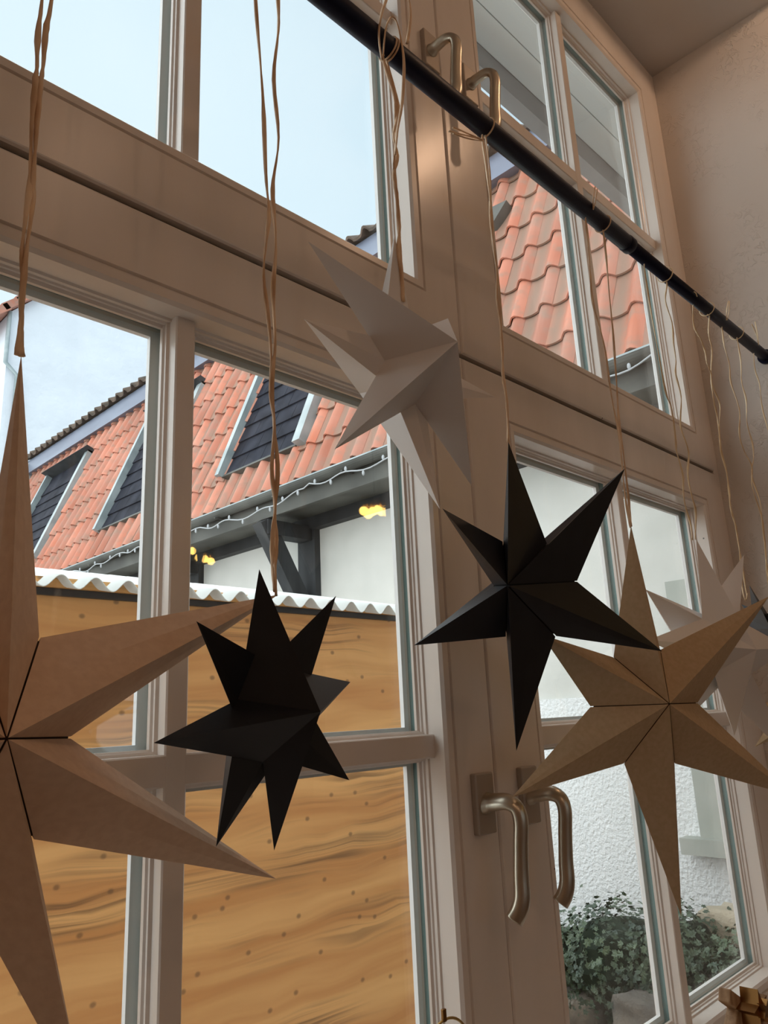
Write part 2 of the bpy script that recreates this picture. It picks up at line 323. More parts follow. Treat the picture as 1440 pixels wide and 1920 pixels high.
def ring(rects, idx, name, material, parent, sides='LRBT', smooth=False):
    """rects: list of (x0,x1,z0,z1,y) for every point of the profile; one mesh per side, mitred"""
    n = len(rects)
    def corner(r, c):
        x = r[0] if 'L' in c else r[1]; z = r[2] if 'B' in c else r[3]; return (x, r[4], z)
    ends = {'L': ('LB', 'LT'), 'R': ('RB', 'RT'), 'B': ('LB', 'RB'), 'T': ('LT', 'RT')}
    out = []
    for s in sides:
        a, b = ends[s]; vs = [corner(r, a) for r in rects]+[corner(r, b) for r in rects]
        fs = [(i, (i+1) % n, n+(i+1) % n, n+i) for i in range(n)]+[tuple(range(n)), tuple(range(2*n-1, n-1, -1))]
        nm = name if isinstance(name, str) else name[s]
        out.append(pyd(nm, vs, fs, material, parent))
    return out
def sash(num, x0, x1, z0, z1, wide, mx, mz):
    W = empty('window_%d' % num, ((x0+x1)/2, YF, z0), kind='structure')
    prof = [(0, .068), (0, .003), (.002, .0006), (.0035, 0), (.0755, 0), (.077, .0035), (.0785, .0035), (.080, .0005), (.090, .0012),
            (.094, .005), (.094, .030), (.0965, .0315), (.0965, .036), (.0985, .0375), (.0985, .0405), (.102, .042), (.102, .044), (.102, .046), (.094, .0465), (.094, .059), (.102, .0595), (.102, .067), (.1, .068)]
    rects = []
    for w_, y in prof:
        e = wide if w_ > .05 else 0
        rects.append((x0+w_+e, x1-w_, z0+w_, z1-w_, YF+y))
    ring(rects, 0, {'L': 'stile', 'R': 'stile', 'B': 'rail', 'T': 'rail'}, PAINT, W)
    ix0, ix1, iz0, iz1 = x0+.094+wide, x1-.094, z0+.094, z1-.094
    hx, hz = .0118, .0146
    def bar(vertical, c, h, a, b, name, pr=None):
        P = [(-h, .0215), (-h+.0015, .020), (h-.0015, .020), (h, .0215), (h, .034), (h+.003, .036), (h+.003, .039), (h+.005, .041), (h+.005, .046), (-h-.005, .046), (-h-.005, .041), (-h-.003, .039), (-h-.003, .036), (-h, .034)]
        n = len(P)
        vs = [((c+p, YF+y, e) if vertical else (e, YF+y+.0004, c+p)) for e in (a, b) for p, y in P]
        fs = [(i, (i+1) % n, n+(i+1) % n, n+i) for i in range(n)]+[tuple(range(n)), tuple(range(2*n-1, n-1, -1))]
        pyd(name, vs, fs, PAINT, W)
        h2 = h+.004
        if vertical: box('outer_glazing_bar', c-h2, c+h2, YF+.0595, YF+.068, a, b, WHITE, W)
        else: box('outer_glazing_bar', a, b, YF+.060, YF+.0675, c-h2, c+h2, WHITE, W)
    bar(True, mx, hx, iz0, iz1, 'glazing_bar'); bar(False, mz, hz, ix0, ix1, 'glazing_bar')
    for (a, b) in ((ix0, mx), (mx, ix1)):
        for (c, d) in ((iz0, mz), (mz, iz1)):
            a2 = a+(.008 if a == ix0 else hx+.005); b2 = b-(.008 if b == ix1 else hx+.005)
            c2 = c+(.008 if c == iz0 else hz+.005); d2 = d-(.008 if d == iz1 else hz+.005)
            pr = [(0, .0462), (.001, .0462), (.001, .0590), (0, .0590)]
            rr = [(a2-.008+w_, b2+.008-w_, c2-.008+w_, d2+.008-w_, YF+y) for w_, y in pr]
            vs = []; fs = []
            for r in rr: vs += [(r[0], r[4], r[2]), (r[1], r[4], r[2]), (r[1], r[4], r[3]), (r[0], r[4], r[3])]
            for i in range(4):
                j = (i+1) % 4
                for k in range(4): fs.append((i*4+k, i*4+(k+1) % 4, j*4+(k+1) % 4, j*4+k))
            pyd('glazing_seal', vs, fs, SEAL, W)
            box('glass_pane', a2-.006, b2+.006, YF+.0464, YF+.0495, c2-.006, d2+.006, GLASS, W)
            pr = [(0, .0592), (.0125, .0595), (.0125, .066), (.010, .0685), (0, .0685)]
            rr = [(a2-.008+w_, b2+.008-w_, c2-.008+w_, d2+.008-w_, YF+y) for w_, y in pr]
            vs = []; fs = []
            for r in rr: vs += [(r[0], r[4], r[2]), (r[1], r[4], r[2]), (r[1], r[4], r[3]), (r[0], r[4], r[3])]
            for i in range(5):
                j = (i+1) % 5
                for k in range(4): fs.append((i*4+k, i*4+(k+1) % 4, j*4+(k+1) % 4, j*4+k))
            pyd('outer_bead', vs, fs, WHITE, W)
    return W
MXL, MXR = .603*u, 2.083*u
W1 = sash(1, SX0, SXM-.001, LZ0, LZ1, 0, MXL, -.0645*u)
W2 = sash(2, SXM+.001, SX1, LZ0, LZ1, .030, MXR, -.0645*u)
W3 = sash(3, SX0, SXM-.001, UZ0, UZ1, 0, MXL, 1.722*u)
W4 = sash(4, SXM+.001, SX1, UZ0, UZ1, .030, MXR, 1.722*u)

def handle(W, px, pz):
    root = box('handle_plate', px-.0185, px+.0185, YF-.009, YF+.001, pz-.037, pz+.037, PLATE, W, .002, label='beige metal plate')
    y = YF
    path = spline([(px, y-.006, pz), (px, y-.022, pz+.002), (px+.002, y-.040, pz+.003), (px+.006, y-.051, pz-.004), (px+.008, y-.054, pz-.020),
                   (px+.007, y-.052, pz-.045), (px+.005, y-.050, pz-.080), (px+.003, y-.050, pz-.105), (px-.001, y-.047, pz-.120), (px-.006, y-.042, pz-.130)], 5)
    rad = []
    for i in range(len(path)):
        t = i/(len(path)-1); rad.append(.0136-.0036*min(1, t/.3)+.0022*max(0, (t-.6)/.4)+(.002 if t < .05 else 0))
    tube('handle_lever', path, rad, NICKEL, root, 14, .72, label='satin champagne coloured lever')
    return root
handle(W1, .820, -.178*u); handle(W2, .921, -.178*u)
handle(W3, .826, 1.655*u); handle(W4, .931, 1.655*u)

# ------------------------------------------------------------------ curtain rod
rod = empty('curtain_rod', (NX0, .5, .781)); tag(rod, 'black telescopic curtain rod spanning the window niche, stars tied to it', 'curtain rod')
tube('outer_tube', [(NX0+.004, .5, .781), (1.162, .5, .781)], .0138, ROD, rod, 24)
tube('inner_tube', [(1.15, .5, .781), (NX1-.004, .5, .781)], .0118, ROD, rod, 24)
tube('joint_collar', [(1.150, .5, .781), (1.153, .5, .781), (1.168, .5, .781), (1.171, .5, .781)], [.0138, .0148, .0148, .0125], ROD, rod, 24)
for xx in (NX0+.001, NX1-.001):
    sgn = 1 if xx < 0 else -1
    tube('end_cap', [(xx, .5, .781), (xx+sgn*.012, .5, .781)], .017, ROD, rod, 24)

# ------------------------------------------------------------------ paper stars (vertices in metres, world space)
D = json.loads('''{"S1":{"c":[0.183,0.5,-0.0038],"v":{"t0":[0.1619,0.4836,0.2391],"v0":[0.1926,0.4989,0.0574],"t1":[0.4148,0.5408,0.1076],"v1":[0.2197,0.5074,-0.0053],"t2":[0.4195,0.5535,-0.1278],"v2":[0.1999,0.5064,-0.0642],"t3":[0.2522,0.5252,-0.2316],"v3":[0.1481,0.496,-0.0643],"t4":[-0.0305,0.4635,-0.1287],"v4":[0.1144,0.4863,-0.0038],"t5":[-0.0281,0.4515,0.1211],"v5":[0.1493,0.4902,0.0567],"c":[0.1578,0.4439,-0.0034],"b":[0.1732,0.549,-0.0014]}},"S4":{"c":[0.7354,0.5,0.1544],"v":{"t0":[0.7144,0.4854,0.3051],"v0":[0.7663,0.4792,0.1862],"t1":[0.8612,0.4157,0.2829],"v1":[0.8045,0.4674,0.143],"t2":[0.916,0.4255,0.0594],"v2":[0.781,0.4897,0.0792],"t3":[0.7406,0.5309,-0.0468],"v3":[0.723,0.5187,0.0793],"t4":[0.6223,0.5703,0.0715],"v4":[0.7055,0.5179,0.1369],"t5":[0.6434,0.5346,0.2229],"v5":[0.7139,0.5052,0.1877],"c":[0.69,0.4869,0.1316],"b":[0.7509,0.531,0.1596]}},"S7":{"c":[1.0401,0.5,-0.0106],"v":{"t0":[0.9833,0.4772,0.2397],"v0":[1.0418,0.4867,0.0702],"t1":[1.2731,0.4057,0.1516],"v1":[1.1161,0.4767,-0.0046],"t2":[1.3282,0.4373,-0.1511],"v2":[1.0716,0.5024,-0.0848],"t3":[1.087,0.5296,-0.2856],"v3":[0.9784,0.5289,-0.0781],"t4":[0.7999,0.5856,-0.1042],"v4":[0.9184,0.5346,-0.0026],"t5":[0.8353,0.5446,0.0889],"v5":[0.956,0.5136,0.0604],"c":[0.9978,0.464,-0.0039],"b":[1.0527,0.5427,-0.0039]}},"S2":{"c":[0.3649,0.4825,0.0065],"v":{"f0":[0.3457,0.4745,0.1129],"w0":[0.358,0.4793,0.0423],"b0":[0.4256,0.4757,0.0983],"v0":[0.3855,0.4818,0.0368],"f1":[0.467,0.5063,0.0289],"w1":[0.4,0.4895,0.0139],"b1":[0.4526,0.4961,-0.0518],"v1":[0.3949,0.4883,-0.0137],"f2":[0.3811,0.5052,-0.0966],"w2":[0.3712,0.4885,-0.0291],"b2":[0.3073,0.4714,-0.0808],"v2":[0.3502,0.4769,-0.0297],"f3":[0.2599,0.4728,-0.0112],"w3":[0.3292,0.4783,-0.0007],"b3":[0.2784,0.4539,0.0668],"v3":[0.3316,0.4819,0.0156],"c":[0.3727,0.4372,0.0038],"b":[0.3569,0.5274,0.0107]}},"S3":{"c":[0.5576,0.5,0.3561],"v":{"f0":[0.4365,0.5152,0.466],"w0":[0.5281,0.5032,0.3828],"b0":[0.5506,0.4996,0.518],"v0":[0.5559,0.5002,0.396],"f1":[0.6686,0.5258,0.468],"w1":[0.5842,0.5067,0.3851],"b1":[0.7162,0.4984,0.3667],"v1":[0.5975,0.4996,0.358],"f2":[0.6729,0.5125,0.2488],"w2":[0.5868,0.5025,0.329],"b2":[0.5673,0.4743,0.1961],"v2":[0.5608,0.4936,0.3149],"f3":[0.4482,0.4967,0.2402],"w3":[0.5306,0.499,0.3267],"b3":[0.3986,0.4781,0.3488],"v3":[0.5194,0.4945,0.3514],"c":[0.5611,0.4312,0.3625],"b":[0.5536,0.569,0.3507]}},"S8":{"c":[1.2811,0.5,0.0795],"v":{"f0":[1.2855,0.5101,0.2663],"w0":[1.2895,0.5218,0.1394],"b0":[1.393,0.4732,0.244],"v0":[1.3194,0.4733,0.1237],"f1":[1.446,0.4428,0.0792],"w1":[1.3453,0.4976,0.0766],"b1":[1.4152,0.4569,-0.1083],"v1":[1.3151,0.4662,0.0367],"f2":[1.2537,0.4854,-0.0572],"w2":[1.2835,0.5117,0.0163],"b2":[1.1573,0.5318,-0.0426],"v2":[1.232,0.4932,0.0385],"f3":[1.1195,0.5404,0.0914],"w3":[1.2277,0.5358,0.0792],"b3":[1.1734,0.5594,0.1767],"v3":[1.2362,0.5003,0.1256],"c":[1.2661,0.435,0.0715],"b":[1.2811,0.56,0.0795]}},"S9":{"c":[1.5277,0.5,0.1181],"v":{"f0":[1.5093,0.5124,0.2054],"w0":[1.5317,0.496,0.1504],"b0":[1.4915,0.4443,0.181],"v0":[1.5051,0.4882,0.1387],"f1":[1.4698,0.4307,0.115],"w1":[1.5164,0.4692,0.1182],"b1":[1.5016,0.4422,0.0537],"v1":[1.5096,0.4863,0.0944],"f2":[1.532,0.4998,0.0278],"w2":[1.5382,0.4934,0.0877],"b2":[1.5757,0.5488,0.0504],"v2":[1.5359,0.5224,0.0956],"f3":[1.578,0.57,0.131],"w3":[1.5535,0.5202,0.1199],"b3":[1.5643,0.5522,0.1777],"v3":[1.5313,0.5243,0.1399],"c":[1.478,0.478,0.118],"b":[1.578,0.522,0.118]}},"S10":{"c":[1.4637,0.47,-0.0369],"v":{"t0":[1.4616,0.4662,0.053],"v0":[1.478,0.4604,-0.0073],"t1":[1.5308,0.4302,0.008],"v1":[1.4936,0.4534,-0.0369],"t2":[1.5329,0.4341,-0.0818],"v2":[1.4793,0.463,-0.0665],"t3":[1.4658,0.4738,-0.1268],"v3":[1.4494,0.4796,-0.0665],"t4":[1.3966,0.5098,-0.0818],"v4":[1.4338,0.4866,-0.0369],"t5":[1.3978,0.5054,-0.0141],"v5":[1.4481,0.477,-0.0073],"b":[1.4734,0.4875,-0.0359],"c":[1.454,0.4525,-0.0379]}},"cords":{"c1a":[[0.1603,0.5,0.5459],[0.16,0.5,0.5149],[0.1615,0.5,0.4834],[0.1608,0.5,0.4707],[0.1612,0.5,0.4326],[0.1636,0.5,0.3878],[0.1623,0.5,0.3558],[0.1623,0.5,0.3255],[0.1649,0.5,0.3055],[0.1648,0.5,0.2724],[0.1657,0.5,0.2466]],"c1b":[[0.1677,0.5,0.5517],[0.1654,0.5,0.5188],[0.1652,0.5,0.486],[0.1649,0.5,0.4685],[0.1648,0.5,0.4253],[0.1651,0.5,0.3885],[0.1665,0.5,0.3579],[0.1651,0.5,0.3268],[0.1643,0.5,0.2886],[0.1668,0.5,0.265],[0.1675,0.5,0.246]],"c2a":[[0.3626,0.5,0.7036],[0.366,0.4988,0.6255],[0.37,0.4977,0.5639],[0.3718,0.4965,0.4914],[0.3725,0.4953,0.4561],[0.3695,0.4942,0.4257],[0.3655,0.493,0.3847],[0.3684,0.4918,0.3426],[0.3718,0.4907,0.3019],[0.3696,0.4895,0.2705],[0.3712,0.4883,0.2411],[0.3689,0.4872,0.2021],[0.3698,0.486,0.1742],[0.366,0.4848,0.1461],[0.3665,0.4837,0.1196],[0.3659,0.4825,0.0978]],"c2b":[[0.3897,0.5,0.7247],[0.3897,0.4988,0.6822],[0.3827,0.4977,0.6164],[0.3856,0.4965,0.5476],[0.379,0.4953,0.4945],[0.3784,0.4942,0.4584],[0.3783,0.493,0.4179],[0.3753,0.4918,0.3773],[0.3756,0.4907,0.3237],[0.3697,0.4895,0.2806],[0.3729,0.4883,0.2415],[0.3739,0.4872,0.2078],[0.3698,0.486,0.1695],[0.3714,0.4848,0.1424],[0.367,0.4837,0.1197],[0.3675,0.4825,0.0945]],"c3a":[[0.5496,0.5,0.7588],[0.5608,0.5,0.7209],[0.5652,0.5,0.6929],[0.5646,0.5,0.6583],[0.5565,0.5,0.6204],[0.5575,0.5,0.5847],[0.5616,0.5,0.5443],[0.554,0.5,0.4993],[0.5577,0.5,0.4672],[0.5581,0.5,0.4376]],"c3b":[[0.5552,0.5,0.7611],[0.5687,0.5,0.7027],[0.5592,0.5,0.6589],[0.5645,0.5,0.6322],[0.5531,0.5,0.5967],[0.5597,0.5,0.5787],[0.5588,0.5,0.5289],[0.5587,0.5,0.4811],[0.5598,0.5,0.4382]],"c3loop":[[0.5313,0.485,0.7347],[0.5377,0.485,0.7796],[0.5445,0.485,0.8005],[0.5517,0.485,0.8123],[0.5599,0.485,0.8104],[0.5658,0.485,0.7881],[0.5685,0.485,0.7621],[0.566,0.485,0.7291],[0.5591,0.485,0.6864],[0.5491,0.485,0.6468],[0.543,0.485,0.6107]],"c3up":[[0.5294,0.485,0.7335],[0.5265,0.485,0.7559],[0.528,0.485,0.7803],[0.5351,0.485,0.8094],[0.5429,0.485,0.8315],[0.5479,0.485,0.8518]],"c3end":[[0.5822,0.485,0.8791],[0.586,0.485,0.8651],[0.5874,0.485,0.8451],[0.5836,0.485,0.8214],[0.5763,0.485,0.79]],"c4a":[[0.743,0.5,0.7572],[0.7425,0.5,0.6984],[0.7468,0.5,0.6419],[0.7434,0.5,0.5914],[0.7465,0.5,0.5292],[0.7434,0.5,0.4667],[0.7404,0.5,0.4064],[0.7386,0.5,0.3556],[0.7359,0.5,0.3143]],"c4b":[[0.7481,0.5,0.7603],[0.7515,0.5,0.6947],[0.7431,0.5,0.6237],[0.745,0.5,0.5601],[0.7417,0.5,0.5119],[0.7447,0.5,0.4521],[0.7357,0.5,0.405],[0.742,0.5,0.3636],[0.7366,0.5,0.3117]],"c4t1":[[0.7204,0.485,0.7327],[0.7014,0.485,0.7266],[0.6725,0.485,0.7145],[0.647,0.485,0.7043]],"c4t2":[[0.7207,0.485,0.7345],[0.6958,0.485,0.7267],[0.6698,0.485,0.7195],[0.6555,0.485,0.715]],"c4t3":[[0.7229,0.485,0.7341],[0.6986,0.485,0.7216],[0.6755,0.485,0.7122],[0.6556,0.485,0.7062]],"c5a":[[1.0153,0.5,0.7533],[1.0065,0.5,0.6903],[1.0038,0.5,0.6414],[1.0047,0.5,0.5949],[1.0173,0.5,0.5442],[1.0234,0.5,0.5008],[1.0247,0.5,0.4391],[1.0283,0.5,0.388],[1.0284,0.5,0.3372],[1.0245,0.5,0.2787],[1.0257,0.5,0.2465]],"c5b":[[1.0726,0.5,0.8014],[1.0689,0.5,0.748],[1.0658,0.5,0.6764],[1.0602,0.5,0.5965],[1.0475,0.5,0.5174],[1.0437,0.5,0.462],[1.0365,0.5,0.4072],[1.0341,0.5,0.3468],[1.0353,0.5,0.2886],[1.0314,0.5,0.2497]],"c5t":[[1.0138,0.485,0.7723],[1.0194,0.485,0.7972],[1.0323,0.485,0.8242]],"c5t2":[[1.0157,0.485,0.7732],[1.0284,0.485,0.7998],[1.039,0.485,0.8236]],"c6a":[[1.2179,0.5,0.7282],[1.2142,0.5,0.6523],[1.2242,0.5,0.5627],[1.2312,0.5,0.5122],[1.2396,0.5,0.4878],[1.2391,0.5,0.4262],[1.2362,0.5,0.4074],[1.2432,0.5,0.37],[1.2395,0.5,0.3397],[1.2383,0.5,0.3075],[1.2449,0.5,0.2796],[1.2468,0.5,0.257]],"c6b":[[1.3059,0.5,0.7946],[1.3065,0.5,0.7627],[1.2899,0.5,0.721],[1.3053,0.5,0.6818],[1.2931,0.5,0.6333],[1.2952,0.5,0.5971],[1.284,0.5,0.5673],[1.289,0.5,0.5265],[1.2772,0.5,0.485],[1.2695,0.5,0.4579],[1.284,0.5,0.4208],[1.2706,0.5,0.3783],[1.269,0.5,0.339],[1.2746,0.5,0.3073],[1.2591,0.5,0.26]],"c7a":[[1.425,0.5,0.7619],[1.413,0.5,0.7169],[1.4175,0.5,0.6967],[1.4384,0.5,0.6893],[1.4492,0.5,0.671],[1.4442,0.5,0.6405],[1.4623,0.5,0.6244],[1.4527,0.5,0.5929],[1.4468,0.5,0.5631],[1.4568,0.5,0.5307],[1.4509,0.5,0.5016],[1.4404,0.5,0.4549],[1.4562,0.5,0.4146],[1.4502,0.5,0.3803],[1.4402,0.5,0.3427],[1.4569,0.5,0.3097],[1.4509,0.5,0.2769],[1.4479,0.5,0.2513],[1.4379,0.5,0.2007],[1.4364,0.5,0.17],[1.4545,0.5,0.1836]],"c7b":[[1.4996,0.5,0.7882],[1.5099,0.5,0.7708],[1.4866,0.5,0.7206],[1.4846,0.5,0.6826],[1.4655,0.5,0.6326],[1.4591,0.5,0.5948],[1.4767,0.5,0.5605],[1.4599,0.5,0.5141],[1.4445,0.5,0.4592],[1.4533,0.5,0.4174],[1.4528,0.5,0.3807],[1.4453,0.5,0.3435],[1.4526,0.5,0.3091],[1.4561,0.5,0.2776],[1.4518,0.5,0.2455],[1.4504,0.5,0.2017],[1.4559,0.5,0.1776]],"c7t":[[1.4122,0.485,0.7688],[1.4089,0.485,0.7749],[1.3996,0.485,0.7749]],"c8a":[[1.5729,0.5,0.7584],[1.5619,0.5,0.7157],[1.5779,0.5,0.6785],[1.5682,0.5,0.6337],[1.5852,0.5,0.5784],[1.5652,0.5,0.5219],[1.5758,0.5,0.4845],[1.6,0.5,0.4571],[1.5871,0.5,0.4189],[1.5989,0.5,0.3751],[1.6057,0.5,0.3308],[1.5958,0.5,0.2815],[1.5844,0.5,0.23],[1.5615,0.5,0.1469],[1.5154,0.5,0.0373]],"c8b":[[1.6594,0.5,0.7949],[1.6528,0.5,0.7458],[1.6508,0.5,0.6972],[1.6365,0.5,0.6535],[1.6386,0.5,0.6154],[1.6242,0.5,0.5621],[1.6331,0.5,0.5192],[1.6194,0.5,0.4793],[1.596,0.5,0.4384],[1.6144,0.5,0.3883],[1.6007,0.5,0.3301],[1.6007,0.5,0.2821],[1.5767,0.5,0.2292],[1.5661,0.5,0.1471],[1.5198,0.5,0.0373]],"c8t":[[1.5593,0.485,0.7708],[1.5728,0.485,0.7994],[1.5943,0.485,0.8295]],"c8t2":[[1.5656,0.485,0.7731],[1.5848,0.485,0.7999],[1.6003,0.485,0.8306]],"c9a":[[1.7551,0.5,0.7629],[1.7446,0.5,0.7179],[1.7507,0.5,0.6868],[1.7463,0.5,0.6448],[1.7479,0.5,0.605],[1.7495,0.5,0.5656],[1.7402,0.5,0.5048]],"c9t":[[1.749,0.485,0.776],[1.7543,0.485,0.8073],[1.7547,0.485,0.8372]],"c9t2":[[1.749,0.485,0.776],[1.7456,0.485,0.8043],[1.7276,0.485,0.8211]]}}''')
def bend(name, P, A, B, T, material, parent, lift=0.0):
    pass
def arm_mesh(tris, ctr, bulge=.0, n=4):
    """folded facets; each a triangle (base a, base b, tip) subdivided along its length and very slightly cushioned"""
    vs = []; fs = []
    for a, b, t in tris:
        a, b, t = Vector(a), Vector(b), Vector(t); nrm = (b-a).cross(t-a)
        if nrm.length < 1e-9: continue
        nrm.normalize()
        if nrm.dot((a+b+t)/3-ctr) < 0: nrm = -nrm
        base = len(vs); L = (t-(a+b)/2).length
        for i in range(n+1):
            s = i/n; p = a.lerp(t, s); q = b.lerp(t, s)
            k = math.sin(math.pi*s)*bulge*L
            vs += [p, (p+q)/2+nrm*k, q]
        for i in range(n):
            o = base+i*3
            fs += [(o, o+3, o+4, o+1), (o+1, o+4, o+5, o+2)]
    return vs, fs
def fold_arm(name, tris, ctr, material, parent, bulge):
    vs, fs = arm_mesh(tris, ctr, bulge)
    me = bpy.data.meshes.new(name); me.from_pydata([tuple(v) for v in vs], [], fs)
    bm = bmesh.new(); bm.from_mesh(me); bmesh.ops.remove_doubles(bm, verts=bm.verts, dist=2e-5)
    bmesh.ops.dissolve_degenerate(bm, edges=bm.edges, dist=1e-6)
    bmesh.ops.recalc_face_normals(bm, faces=bm.faces); bm.to_mesh(me); bm.free()
    o = to_obj(name, me, material, parent)
    md = o.modifiers.new('paper', 'SOLIDIFY'); md.thickness = .0006; md.offset = -1
    return o
def six_star(key, label, material, bulge=.006, hole=.006):
    d = D[key]; V = {k: Vector(p) for k, p in d['v'].items()}; c = Vector(d['c'])
    root = empty('paper_star', c); tag(root, label, 'paper star')
    for k in range(6):
        T = V['t%d' % k]; A = V['v%d' % ((k-1) % 6)]; B = V['v%d' % k]
        ax = (T-c).normalized(); side = (B-A).normalized()
        F = V['c']+ax*hole*.5; Bk = V['b']+ax*hole*.5
        A2 = A+side*.0005+ax*.0005; B2 = B-side*.0005+ax*.0005
        fold_arm('arm', [(F, A2, T), (B2, F, T), (Bk, B2, T), (A2, Bk, T)], c, material, root, bulge)
    q = [V['c'].lerp(c, .10), V['b'].lerp(c, .10)]+[V['v%d' % k].lerp(c, .04) for k in range(6)]
    fs = []
    for k in range(6): fs += [(0, 2+k, 2+(k+1) % 6), (1, 2+(k+1) % 6, 2+k)]
    pyd('seam_shade_core', q, fs, SEAM if 'kraft' in label else DARK, root, label='dark core added inside, standing for the shade in the gaps where the arms meet')  # dark core added behind the seams, shade of the gaps in its colour
    return root
def eight_star(key, label, material, bulge=.0):
    d = D[key]; V = {k: Vector(p) for k, p in d['v'].items()}; c = Vector(d['c'])
    root = empty('paper_star', c); tag(root, label, 'paper star')
    for k in range(4):
        v0, v1, w0, w1 = V['v%d' % ((k-1) % 4)], V['v%d' % k], V['w%d' % k], V['w%d' % ((k+1) % 4)]
        T = V['f%d' % k]
        fold_arm('arm', [(V['c'], v0, T), (v1, V['c'], T), (w0, v1, T), (v0, w0, T)], c, material, root, bulge)
        T = V['b%d' % k]
        fold_arm('arm', [(V['b'], w0, T), (w1, V['b'], T), (w0, V['v%d' % k], T), (V['v%d' % k], w1, T)], c, material, root, bulge)
    return root
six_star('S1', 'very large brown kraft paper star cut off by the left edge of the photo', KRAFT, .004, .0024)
eight_star('S2', 'black eight-pointed paper star hanging in front of the lower left window panes', BLACKP)
eight_star('S3', 'white eight-pointed paper star hanging highest, in front of the central window post', WHITEP)
six_star('S4', 'large black six-pointed paper star hanging above the lower window handles', BLACKP, .002, .003)
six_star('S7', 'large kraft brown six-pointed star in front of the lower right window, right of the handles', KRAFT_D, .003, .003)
eight_star('S8', 'white eight-pointed paper star half hidden behind the right-hand kraft star', WHITEP)
eight_star('S9', 'small black paper star at the right edge, behind the white one', BLACKP)
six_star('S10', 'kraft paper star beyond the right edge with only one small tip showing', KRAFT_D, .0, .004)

def cord(label, strands, mat_, rad=.0013, extra_top=True, wraps=(), extra_parts=()):
    pts0 = [Vector(p) for p in D['cords'][strands[0]]]
    root = empty('raffia_cord', pts0[0]); tag(root, label, 'cord', 'raffia cords tied to the black rod')
    for i, s in enumerate(strands):
        pts = [Vector(p) for p in D['cords'][s]]
        if extra_top and pts[0].z < .79:
            top = pts[0].copy(); 
            if abs(top.z-.767) > .006: pts = [Vector((top.x, top.y, .766))]+pts
        fine = spline(pts, 4)
        for q, p in enumerate(fine):
            g = q*.55+i*2.2; r_ = .0011
            p.y += r_*math.sin(g)
        tube('strand', fine, [rad*(.95+.35*random.random()) for _ in fine], mat_, root, 6, .55, .35)
    for x in wraps:
        loop = [(x+.0015*math.sin(t), .5+.0152*math.cos(t), .781+.0152*math.sin(t)) for t in [2*math.pi*k/20 for k in range(21)]]
        tube('wrap', loop, .0012, mat_, root, 6, .7)
    for nm, s in extra_parts:
        pts = [Vector(p) for p in D['cords'][s]]
        if nm != 'bow_loop': pts = pts if s in ('c3up', 'c3end') else pts
        tube(nm, spline(pts, 4), rad*.95, mat_, root, 6, .5, .1)
    return root
def up_to_rod(keys):
    for k in keys:
        p = D['cords'][k]; x, y, z = p[0]
        if z < .60:
            dx = 0
            D['cords'][k] = [[x-.0005, .5, .766], [x+.002, .5, z+(.766-z)*.5]]+p
up_to_rod(['c1a', 'c1b', 'c2a', 'c2b'])
x1 = D['cords']['c1a'][0][0]; x2 = D['cords']['c2a'][0][0]; x2b = D['cords']['c2b'][0][0]
cord('pale raffia cord carrying the very large kraft star at the left edge', ['c1a', 'c1b'], RAFFIA, .0021, wraps=(x1, D['cords']['c1b'][0][0]))
cord('raffia cord carrying the black star in front of the lower left panes', ['c2a', 'c2b'], RAFFIA, .0019, wraps=(x2, x2b))
K3 = D['cords']['c3a'][0][0]; K4 = D['cords']['c4a'][0][0]
cord('raffia cord tied in a bow on the rod, carrying the white star highest up', ['c3a', 'c3b'], RAFFIA, .0021, wraps=(K3+.008, K3+.012), extra_parts=(('bow_loop', 'c3loop'), ('bow_loop', 'c3up'), ('loose_end', 'c3end')))
cord('raffia cord with frayed tails left of its knot, carrying the large black star', ['c4a', 'c4b'], RAFFIA, .0016, wraps=(K4+.008,), extra_parts=(('loose_end', 'c4t1'), ('loose_end', 'c4t2'), ('loose_end', 'c4t3')))
cord('raffia cord hanging beside the joint of the rod, carrying the right-hand kraft star', ['c5a', 'c5b'], RAFFIA, .0017, wraps=(D['cords']['c5b'][0][0],), extra_parts=(('loose_end', 'c5t'), ('loose_end', 'c5t2')))
cord('raffia cord just right of the rod joint, carrying the half hidden white star', ['c6a', 'c6b'], RAFFIA_P, .0015, wraps=(D['cords']['c6b'][0][0],))
cord('pale twisted raffia cord crossing the edge of the window frame, carrying the small black star', ['c7a', 'c7b'], RAFFIA_P, .0014, wraps=(D['cords']['c7b'][0][0],), extra_parts=(('loose_end', 'c7t'),))
cord('raffia cord with an upright loop of loose end above the rod, against the plaster', ['c8a', 'c8b'], RAFFIA_P, .0014, wraps=(D['cords']['c8b'][0][0],), extra_parts=(('loose_end', 'c8t'), ('loose_end', 'c8t2')))
cord('rightmost raffia cord, its frayed forked end above the rod', ['c9a'], RAFFIA_P, .0014, extra_parts=(('loose_end', 'c9t'), ('loose_end', 'c9t2')))

